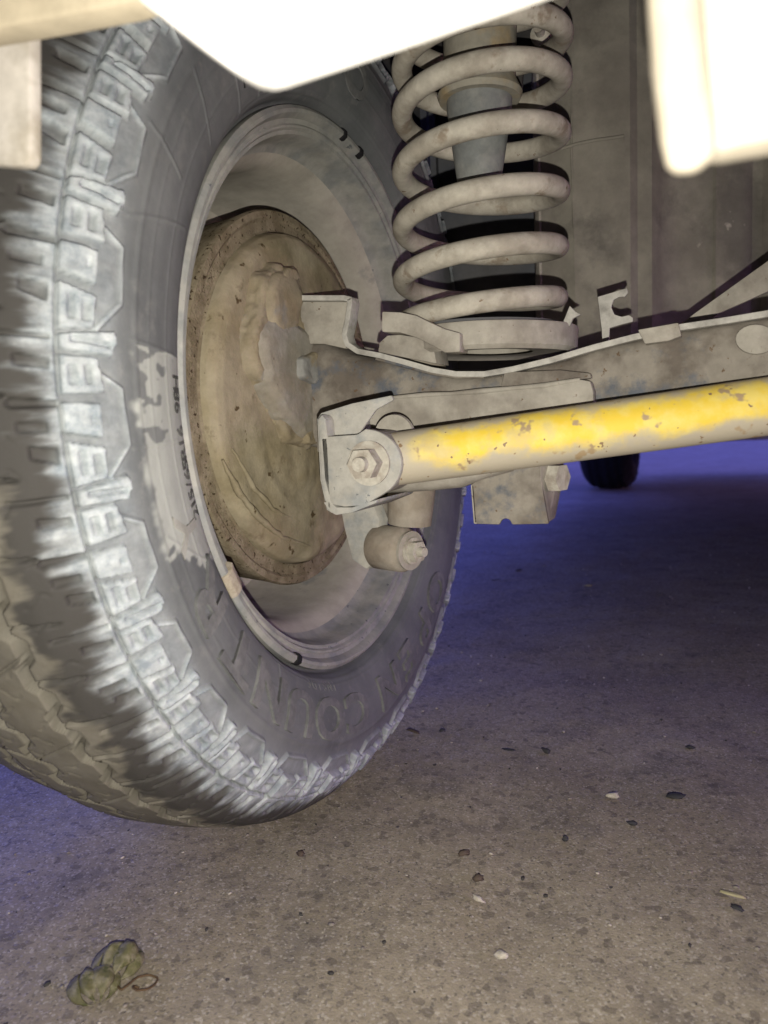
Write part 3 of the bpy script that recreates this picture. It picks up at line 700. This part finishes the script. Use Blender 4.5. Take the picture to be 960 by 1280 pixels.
hexbolt('bolt', at(690, 597, -.042), (.93, -.36, 0), .0175, .009, M_bolt, bx)

# ---- shock absorber foot behind the arm
sh = sweep('shock_absorber', [at(512, 655, -.012), at(514, 620, -.012), at(520, 560, .0), at(530, 440, .02)], [.0175, .019, .019, .019], M_shock, P, n=32)
eyeL, eyeR = at(472, 683, -.020), at(516, 690, -.030)
eyeR = eyeL + (Vector((1, -.35, -.02)).normalized())*.034
dirv = (eyeR-eyeL).normalized(); Lh = (eyeR-eyeL).length
lathe('shock_eye', [(0, .0), (0, .0165), (.002, .0180), (Lh-.006, .0180), (Lh-.004, .0165), (Lh-.002, .0125), (Lh, .0125), (Lh, .0)], eyeL, dirv, M_shock, sh, n=40)
lathe('washer', [(0, 0), (0, .0150), (.003, .0155), (.0035, 0)], eyeR-dirv*.001, dirv, M_plate, sh, n=36)
hexbolt('bolt', eyeR+dirv*.002, dirv, .0150, .0085, M_bolt, sh, washer=.0105, tip=.0040)
prism('shock_plate', [at(x, y, -.028) for x, y in [(424, 628), (462, 620), (474, 650), (470, 700), (458, 712), (440, 700), (430, 660)]], (.004, .010, 0), M_bracket, P, .0015)
prism('shock_plate', [at(x, y, -.008) for x, y in [(458, 610), (476, 612), (482, 640), (474, 655), (462, 640)]], (.004, .010, 0), M_axle, P, .0015)

# ---- coil spring
SC = Vector((.2075, 0, 0)); SRad = .0588; WR = .0076
fz = [0.0420, .0575, .0935, .1325, .1735, .2145, .2435, .275, .309]       # height at each front crossing
nt_ = 8*72; path = []
for i in range(nt_+1):
    tt = i/72                               # turns from the first front crossing
    a = -PI/2 + 2*PI*tt; z = float(np.interp(tt, range(9), fz))
    if tt < 1: z = fz[0] + (fz[1]-fz[0])*(tt**1.6)
    lean = z*.035; r = SRad*(.93 if tt < .25 else 1) if tt < .25 else SRad
    path.append(SC + Vector((lean + SRad*math.cos(a), SRad*math.sin(a), z)))
pz = np.array([p.z for p in path]); kk = np.hanning(33); kk /= kk.sum(); pz2 = np.convolve(np.pad(pz, 16, 'edge'), kk, 'valid')
for p, z in zip(path, pz2): p.z = z
sp = sweep('coil_spring', path[54:], [WR*.45 if i < 4 else WR for i in range(len(path)-54)], M_spring, P, n=22); sp['label'] = 'dusty coil spring standing on the axle'
seat = lathe('spring_seat', [(.004, .03), (.004, .055), (.002, .060), (.005, .0630), (.0195, .0635), (.0210, .0625), (.0215, .059), (.012, .057), (.010, .03)], SC+Vector((.012, 0, .0255)), (0.03, 0, 1), M_plate, P, n=80)
lathe('spring_pad', [(0, .04), (0, .0560), (.0045, .0575), (.009, .0560), (.009, .04)], SC+Vector((.008, 0, .0405)), (0.03, 0, 1), M_liner, seat, n=64)
# strap of the seat reaching to the left
st = [(474, 402), (490, 402), (512, 406), (535, 416), (552, 430)]
vs_ = []
def strap(name, mids, hw, Y, th, m, parent):
    pts = [(x, y-h) for (x, y), h in zip(mids, hw)] + [(x, y+h) for (x, y), h in zip(mids, hw)][::-1]
    return prism(name, [at(x, y, Y) for x, y in pts], (0, th, 0), m, parent, .0015)
strap('strap', [(477, 402), (500, 403), (520, 408), (538, 417), (556, 426), (575, 428)], [13, 13, 14, 14, 15, 12], -.0700, .02, M_plate, seat)
prism('seat_foot', [at(x, y, -.050) for x, y in [(472, 440), (474, 428), (484, 419), (500, 418), (540, 424), (546, 455), (500, 446)]], (0, .03, 0), M_plate, seat, .0015)
prism('torn_tab', [at(x, y, -.02) for x, y in [(704, 402), (712, 382), (720, 390), (726, 393), (716, 398), (712, 408)]], (0, .004, 0), M_flange, seat, .0006)

# ---- bump stop and its mount inside the coil
ax = (.03, 0, 1)
lathe('bump_stop', [(0, 0), (0, .0135), (.003, .0165), (.022, .0195), (.044, .0225), (.048, .0232), (.052, .0240), (.070, .0245)], (.2120, 0, .154), ax, M_bump, P, n=40)
mt = lathe('bump_mount', [(0, .018), (0, .0300), (.004, .0315), (.009, .029), (.014, .0265), (.05, .0270), (.11, .0275)], (.2140, 0, .214), ax, M_mount, P, n=48)
# wiring and a stud seen through the coils
lathe('stud', [(0, 0), (0, .009), (.012, .009), (.014, .004), (.024, .004), (.024, 0)], at(676, 42, .10)+Vector((0, .012, 0)), (0, -1, 0), M_bolt, P, n=18)
prism('dark_tab', [at(x, y, .105) for x, y in [(655, 20), (690, 24), (704, 60), (690, 72), (655, 70), (650, 128), (640, 130), (640, 30)]], (0, .006, 0), M_body, P, .001)

# ---- hook bracket and brace standing on the axle
hk = [(747, 371), (784, 360), (785, 366), (781, 371), (774, 371), (767, 375), (764, 384), (768, 393), (777, 396), (786, 394), (791, 397), (791, 402), (775, 406), (762, 410), (761, 430), (753, 430), (752, 412)]
prism('hook_bracket', [at(x, y, .020) for x, y in hk], (0, .0025, 0), M_flange, P, .0005)
prism('brace', [at(x, y, .045) for x, y in [(848, 408), (866, 393), (965, 322), (1060, 255), (1060, 330), (965, 362), (930, 378), (898, 392), (880, 410)]], (0, .006, 0), M_plate, P, .0012)

# ---- panels behind: rail with ridges, liner, arch
def panel(name, pts, cols, m, parent, thick=.003):
    """pts: list of (X, Y) along the panel; from z0 to z1"""
    z0, z1 = cols; n = len(pts); nz_ = 30; vs, fs = [], []
    for (x, y) in pts:
        for k in range(nz_+1):
            z = z0+(z1-z0)*k/nz_; vs.append((x, y+.0025*mnoise.fractal(Vector((x*18, z*14, 3)), 1, 2, 3), z))
    for i in range(n-1):
        for k in range(nz_): fs.append((i*(nz_+1)+k, (i+1)*(nz_+1)+k, (i+1)*(nz_+1)+k+1, i*(nz_+1)+k+1))
    o = mk(name, vs, fs, m, parent); md = o.modifiers.new('thickness', 'SOLIDIFY'); md.thickness = thick; o.data.set_sharp_from_angle(angle=math.radians(32)); return o
PX = lambda px, Y: (at(px, 300, Y).x, Y)
body = panel('body', [PX(688, .42), PX(671, .24), PX(672, .209), PX(676, .204), PX(712, .203), PX(718, .2015), PX(724, .203), PX(770, .203), PX(788, .206), PX(797, .214), PX(806, .2145), PX(815, .216), PX(824, .226), PX(830, .234), PX(850, .246), PX(884, .250), PX(891, .2515), PX(895, .2500), PX(899, .2515), PX(925, .256), PX(934, .259), PX(940, .264), PX(952, .266), PX(960, .262), PX(1010, .262), (.9, .28), (1.6, .28)], (-.01, .60), M_wall, P)
body['label'] = 'dusty underbody panel with upright ridges behind the spring'
# welded cross bead and vertical bead on the panel
bead = [at(x, y, .199) for x, y in [(702, 186), (720, 180), (745, 175), (768, 172), (780, 170)]]
sweep('weld_bead', bead, .0016, M_wall, body, n=8)
sweep('weld_bead', [at(x, y, .2020) for x, y in [(716, 60), (714, 180), (717, 280), (720, 330)]], .0011, M_wall, body, n=8)
sweep('weld_bead', [at(x, y, .260) for x, y in [(888, 200), (892, 300), (896, 400)]], .0016, M_wall, body, n=8)
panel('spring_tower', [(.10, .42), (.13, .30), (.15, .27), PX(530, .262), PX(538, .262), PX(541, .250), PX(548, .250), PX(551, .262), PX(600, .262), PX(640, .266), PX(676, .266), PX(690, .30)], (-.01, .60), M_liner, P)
panel('rail_edge', [PX(668, .243), PX(669.5, .209), PX(674, .2025), PX(677, .2028)], (.0, .32), M_plate, body, .002)
# wheel arch liner round the tyre
vs, fs = [], []; na = 48
for i in range(na+1):
    a = math.radians(-8 + i*(196)/na)
    for x in (-.15, -.05, .05, .125): vs.append((x, .405*math.cos(a), .405*math.sin(a)*1.0+.02))
for i in range(na):
    for j in range(3): fs.append((i*4+j, i*4+j+1, (i+1)*4+j+1, (i+1)*4+j))
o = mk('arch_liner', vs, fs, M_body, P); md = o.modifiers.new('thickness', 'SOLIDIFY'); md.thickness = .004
# floor pan ahead of the axle, roof over the bay, outer skin with wheel arches
def boxm(name, lo, hi, m, parent, bev=.01):
    b = bmesh.new(); bmesh.ops.create_cube(b, size=1)
    for v in b.verts: v.co = Vector([lo[i]+(v.co[i]+.5)*(hi[i]-lo[i]) for i in range(3)])
    bevel(b, bev); return from_bm(name, b, m, parent)
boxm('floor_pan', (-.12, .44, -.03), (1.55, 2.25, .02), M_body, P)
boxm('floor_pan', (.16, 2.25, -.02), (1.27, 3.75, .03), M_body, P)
boxm('added_undertray', (.30, 1.35, -.07), (1.15, 3.70, -.035), M_body, P, .03)  # unseen tray, added to darken the ground ahead
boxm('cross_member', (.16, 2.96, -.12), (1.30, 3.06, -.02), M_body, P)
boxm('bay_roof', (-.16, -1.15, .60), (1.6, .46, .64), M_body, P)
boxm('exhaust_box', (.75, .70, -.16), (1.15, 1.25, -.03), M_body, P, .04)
# outer side skin: one sheet with two arch openings
def skin(x, name):
    b = bmesh.new(); ys = np.linspace(-1.15, 3.80, 199)
    def bottom(y):
        z = -.13 if x < 0 else -.24  # lower edge dropped to hold sky light off the ground
        for c, r in ((0, .372), (3.0, .372)):
            d = abs(y-c)
            if d < r: z = max(z, math.sqrt(r*r-d*d)+.0)
        if y < -.42: z = -.285  # rear part lowered further against the sky light
        if y > 3.39: z = -.08
        return z
    pr = None
    for y in ys:
        z0 = bottom(y); cur = [b.verts.new((x, y, z0+(.75-z0)*k/6)) for k in range(7)]
        if pr:
            for k in range(6): b.faces.new((pr[k], cur[k], cur[k+1], pr[k+1]))
        pr = cur
    o = from_bm(name, b, M_skin, P); md = o.modifiers.new('thickness', 'SOLIDIFY'); md.thickness = .012; return o
skin(-.155, 'side_panel'); skin(1.60, 'side_panel')
boxm('lowered_sill', (1.50, .45, -.27), (1.58, 2.2, -.02), M_body, P)  # unseen far side, set low to block sky light
boxm('added_rear_skirt', (-.16, -1.17, -.30), (1.62, -1.12, .62), M_skin, P, .015)  # unseen wall added behind the camera, lowered to shut out sky light
boxm('front_bumper', (-.16, 3.78, -.17), (1.62, 3.83, .62), M_skin, P, .015)
boxm('rear_floor', (-.15, -1.13, .19), (1.6, -.48, .22), M_body, P, .01)

# ---- front wheel of the same side, far off
ft = tyre(False, 'tyre', P, M_dark); ft.location = ft.location + Vector((-.04, 3.0, 0)); ft['label'] = 'black front tyre far ahead under the car'
lathe('rim', [(.080, .215), (.09, .22), (.085, .205), (.05, .19), (0, .18), (-.04, .17), (-.04, .02), (-.045, .0)], (-.04, 3.0, 0), (1, 0, 0), M_dark, P, n=48)

# ---- overexposed pieces hanging close to the lens
NY = -.425
v = [(-60, -140), (-60, 47), (60, 24), (168, 2), (173, 0), (178, 4), (250, 58), (290, 88), (303, 94), (318, 95), (334, 91), (420, 62), (480, 42), (560, 14), (700, -40), (700, -420)]
lp = [(-80, -420), (-80, 50), (60, 24), (150, 6), (174, -2), (210, -420)]
bl_ = prism('bumper_lip', [at(x, y, -.385) for x, y in lp], (0, .012, 0), M_cream, P, .002); bl_['label'] = 'cream lip at the upper left corner, out of focus'
tp_ = prism('tow_plate', [at(x, y, NY) for x, y in [(160, -420), (166, -10), (176, 3), (250, 60), (288, 87), (302, 94), (318, 96), (334, 92), (420, 62), (480, 41), (560, 12), (700, -38), (760, -420)]], (0, .010, 0), M_skin, P, .002)
tp_['label'] = 'white blown out plate with a pointed lower edge'
fp_ = prism('mud_flap', [at(x, y, -.365) for x, y in [(-80, 20), (36, 20), (37, 190), (36, 200), (30, 207), (18, 208), (-80, 200)]], (0, .006, 0), M_flap, P, .0015)
fp_['label'] = 'pale flap at the left edge'
hb_ = prism('hanger_bracket', [at(x, y, -.41) for x, y in [(812, -420), (816, 20), (826, 90), (836, 175), (842, 186), (900, 187), (960, 176), (1060, 158), (1060, -420)]], (0, .012, 0), M_near, P, .003)
hb_['label'] = 'bright cream bracket at the upper right corner'
sweep('hanger_peg', [at(826, -420, -.420), at(842, -20, -.420), at(850, 90, -.420), at(860, 170, -.420), at(864, 200, -.420), at(866, 208, -.420), at(867, 214, -.420)], [.0050, .0050, .0052, .0052, .0046, .0035, .0012], M_near, hb_, n=24)

# ------------------------------------------------------------------ things lying on the ground
M_husk = mat('papery_green_husk', (.12, .115, .055, 1), (.21, .195, .125, 1), .5, 130, third=(.075, .08, .03, 1), third_thr=.58, third_scale=160, bump=.5, bscale=300, rough=.7)
M_stem = mat('dry_stem', (.10, .065, .035, 1), bump=.2)
def husk(cx, cy, L, W, H, rot, label):
    c = atz(cx, cy); root = bpy.data.objects.new('seed_husk', None); C.objects.link(root); root.location = (c.x, c.y, GZ)
    tag(root, label, 'husk', 'dry papery husks on the ground')
    nl = 4
    for k in range(nl):
        a0 = -1.35 + k*2.7/(nl-1); vs, fs = [], []; nu, nv = 18, 10; grow = 1+.12*(k % 2)
        for i in range(nu+1):
            u = i/nu
            for j in range(nv+1):
                q = j/nv-.5
                a = a0 + q*1.15*math.sin(PI*min(1, u*1.02))**.7
                rr = math.sin(PI*(u*.95+.02))**.55*(1-.16*(2*abs(q))**3+.05*math.cos(q*9))*grow
                x = (u-.5)*L*(1+.05*k); y = math.sin(a)*rr*W/2; z = math.cos(a)*rr*H + .0016*mnoise.fractal(Vector((u*3, a*2, k*3+cx)), 1, 2, 3)
                zz = max(z + H*.05, .0004)
                ca, sa = math.cos(rot), math.sin(rot)
                vs.append((c.x + x*ca-y*sa, c.y + x*sa+y*ca, GZ + zz + .0004*k))
        for i in range(nu):
            for j in range(nv): fs.append((i*(nv+1)+j, (i+1)*(nv+1)+j, (i+1)*(nv+1)+j+1, i*(nv+1)+j+1))
        o = mk('husk_segment', vs, fs, M_husk, root); md = o.modifiers.new('thickness', 'SOLIDIFY'); md.thickness = .0004
    return root
h1 = husk(150, 1208, .030, .028, .011, 1.9, 'rounded green papery husk touching the thin curled stem')
h2 = husk(120, 1237, .028, .027, .009, 2.4, 'flattened green papery husk, open on one side, nearest the lower edge')
r_ = bpy.data.objects['seed_husk']
stem = [(146, 1235), (152, 1246), (160, 1240), (172, 1226), (186, 1219), (198, 1222), (194, 1234), (184, 1244), (172, 1247), (166, 1240), (168, 1234), (176, 1236)]
sp_ = []
for i in range(len(stem)-1):
    for f in np.linspace(0, 1, 5, endpoint=False):
        sp_.append(atz(stem[i][0]*(1-f)+stem[i+1][0]*f, stem[i][1]*(1-f)+stem[i+1][1]*f) + Vector((0, 0, .002+.002*math.sin(i+f))))
arr = np.array([tuple(p) for p in sp_]); kk = np.hanning(7); kk /= kk.sum()
arr2 = np.stack([np.convolve(np.pad(arr[:, i], 3, 'edge'), kk, 'valid') for i in range(3)], 1)
o = sweep('dry_stem', [Vector(p) for p in arr2], .0006, M_stem, None, n=8); tag(o, 'thin brown stem curled in a loop beside the green husks', 'stem')

def pebble_mesh(rx, ry, rz, seed, sub=2):
    b = bmesh.new(); bmesh.ops.create_icosphere(b, subdivisions=sub, radius=1)
    for v in b.verts:
        k = 1 + .6*mnoise.noise(v.co*1.5+Vector((seed, 0, 0))) + .3*mnoise.noise(v.co*3.5+Vector((seed, 7, 0))); v.co = Vector((v.co.x*rx*k, v.co.y*ry*k, v.co.z*rz*k))
    me = bpy.data.meshes.new('pebble'); b.to_mesh(me); b.free(); return me
M_ps = {'pale': mat('pale_stone', (.48, .45, .38, 1), (.36, .33, .27, 1), .4, 200, bump=.4), 'dark': mat('dark_stone', (.045, .045, .05, 1), bump=.4),
        'brown': mat('brown_bit', (.085, .065, .05, 1), bump=.4), 'leaf': mat('dry_leaf_bit', (.36, .33, .20, 1), bump=.4)}
items = [(767, 996, 'pale', .0062, .0036, .0028, 'small white pebble, the largest pale stone on the open ground'),
         (915, 1118, 'leaf', .0120, .0035, .0010, 'pale straw-coloured leaf scrap near the right edge'),
         (922, 1136, 'dark', .0060, .0030, .0015, 'dark chip beside the pale leaf scrap near the right edge'),
         (626, 1195, 'pale', .0042, .0036, .0022, 'round pale pebble near the bottom, right of centre'),
         (597, 1124, 'pale', .0052, .0026, .0014, 'flat pale chip below the middle of the ground'),
         (598, 1100, 'brown', .0048, .0040, .0030, 'brown crumb just above the flat pale chip'),
         (580, 1068, 'brown', .0065, .0030, .0022, 'elongated brown crumb left of the brown crumb'),
         (683, 940, 'dark', .0062, .0045, .0026, 'dark stone chip in the middle distance'),
         (635, 938, 'dark', .0090, .0025, .0014, 'thin dark sliver left of the dark stone chip'),
         (845, 996, 'dark', .0090, .0055, .0020, 'wide dark crumb right of the white pebble'),
         (790, 1030, 'dark', .0050, .0028, .0018, 'dark chip below the white pebble'),
         (707, 1050, 'dark', .0034, .0030, .0022, 'tiny black grain in the middle of the ground'),
         (863, 935, 'dark', .0052, .0035, .0020, 'black chip towards the right edge, under the shadow'),
         (553, 914, 'dark', .0045, .0035, .0022, 'dark crumb on the ground close to the tyre'),
         (516, 914, 'brown', .0110, .0040, .0012, 'brown leaf scrap next to the foot of the tyre'),
         (735, 732, 'leaf', .0120, .0060, .0015, 'tan leaf scrap lying in the blue light'),
         (648, 713, 'dark', .0100, .0050, .0020, 'dark crumb in the blue light left of the tan scrap'),
         (620, 725, 'dark', .0160, .0018, .0012, 'thin dark twig in the blue light'),
         (376, 1068, 'brown', .0050, .0035, .0020, 'brown crumb on the ground below the tyre')]
for k, (x, y, c_, a, b_, h_, lb) in enumerate(items):
    f_ = 1 if c_ == 'pale' else .75
    q = atz(x, y); me = pebble_mesh(a*f_, b_*f_, h_*.8, k*3.1)
    o = link('leaf_scrap' if 'leaf' in lb else ('twig' if 'twig' in lb else 'pebble'), me, M_ps[c_], None); o.location = (q.x, q.y, GZ+h_*.5)
    o.rotation_euler = (rnd.uniform(-.15, .15), rnd.uniform(-.15, .15), rnd.uniform(-.6, .6)+(.5 if 'twig' in lb else 0))
    tag(o, lb, 'leaf' if 'leaf' in lb else ('twig' if 'twig' in lb else 'stone'))
# loose grit
ico = pebble_mesh(1, 1, .6, 2.2, 1); iv = np.zeros(len(ico.vertices)*3); ico.vertices.foreach_get('co', iv); iv = iv.reshape(-1, 3)
ifc = np.array([tuple(p.vertices) for p in ico.polygons])
NG = 9000
cx = nr.uniform(-.35, .95, NG); cy = -.42 + 2.0*nr.uniform(0, 1, NG)**1.7; sz = .00035+.0016*nr.uniform(0, 1, NG)**9
an_ = nr.uniform(0, 2*PI, NG); ca, sa = np.cos(an_), np.sin(an_)
sx_, sy_ = sz*nr.uniform(.8, 1.5, NG), sz*nr.uniform(.6, 1.1, NG)
lx = iv[None, :, 0]*sx_[:, None]; ly = iv[None, :, 1]*sy_[:, None]; lz = iv[None, :, 2]*sz[:, None]
V = np.stack([cx[:, None]+lx*ca[:, None]-ly*sa[:, None], cy[:, None]+lx*sa[:, None]+ly*ca[:, None], GZ-.0008+sz[:, None]*.4+lz], -1).reshape(-1, 3)
F = (ifc[None]+(np.arange(NG)*len(iv))[:, None, None]).reshape(-1, 3)
me = bpy.data.meshes.new('gravel'); me.from_pydata(V.tolist(), [], F.tolist())
M_g = [mat('grit_pale', (.40, .37, .31, 1), bump=.1, rough=.5), mat('grit_mid', (.22, .20, .17, 1), bump=.1), mat('grit_dark', (.05, .048, .045, 1), bump=.1)]
for q in M_g: me.materials.append(q)
mi = np.repeat(nr.choice([0, 1, 2], NG, p=[.35, .4, .25]), len(ifc)).astype(np.int32); me.polygons.foreach_set('material_index', mi)
o = link('gravel', me, None); tag(o, 'loose grit scattered over the worn asphalt', 'gravel', kind='stuff')
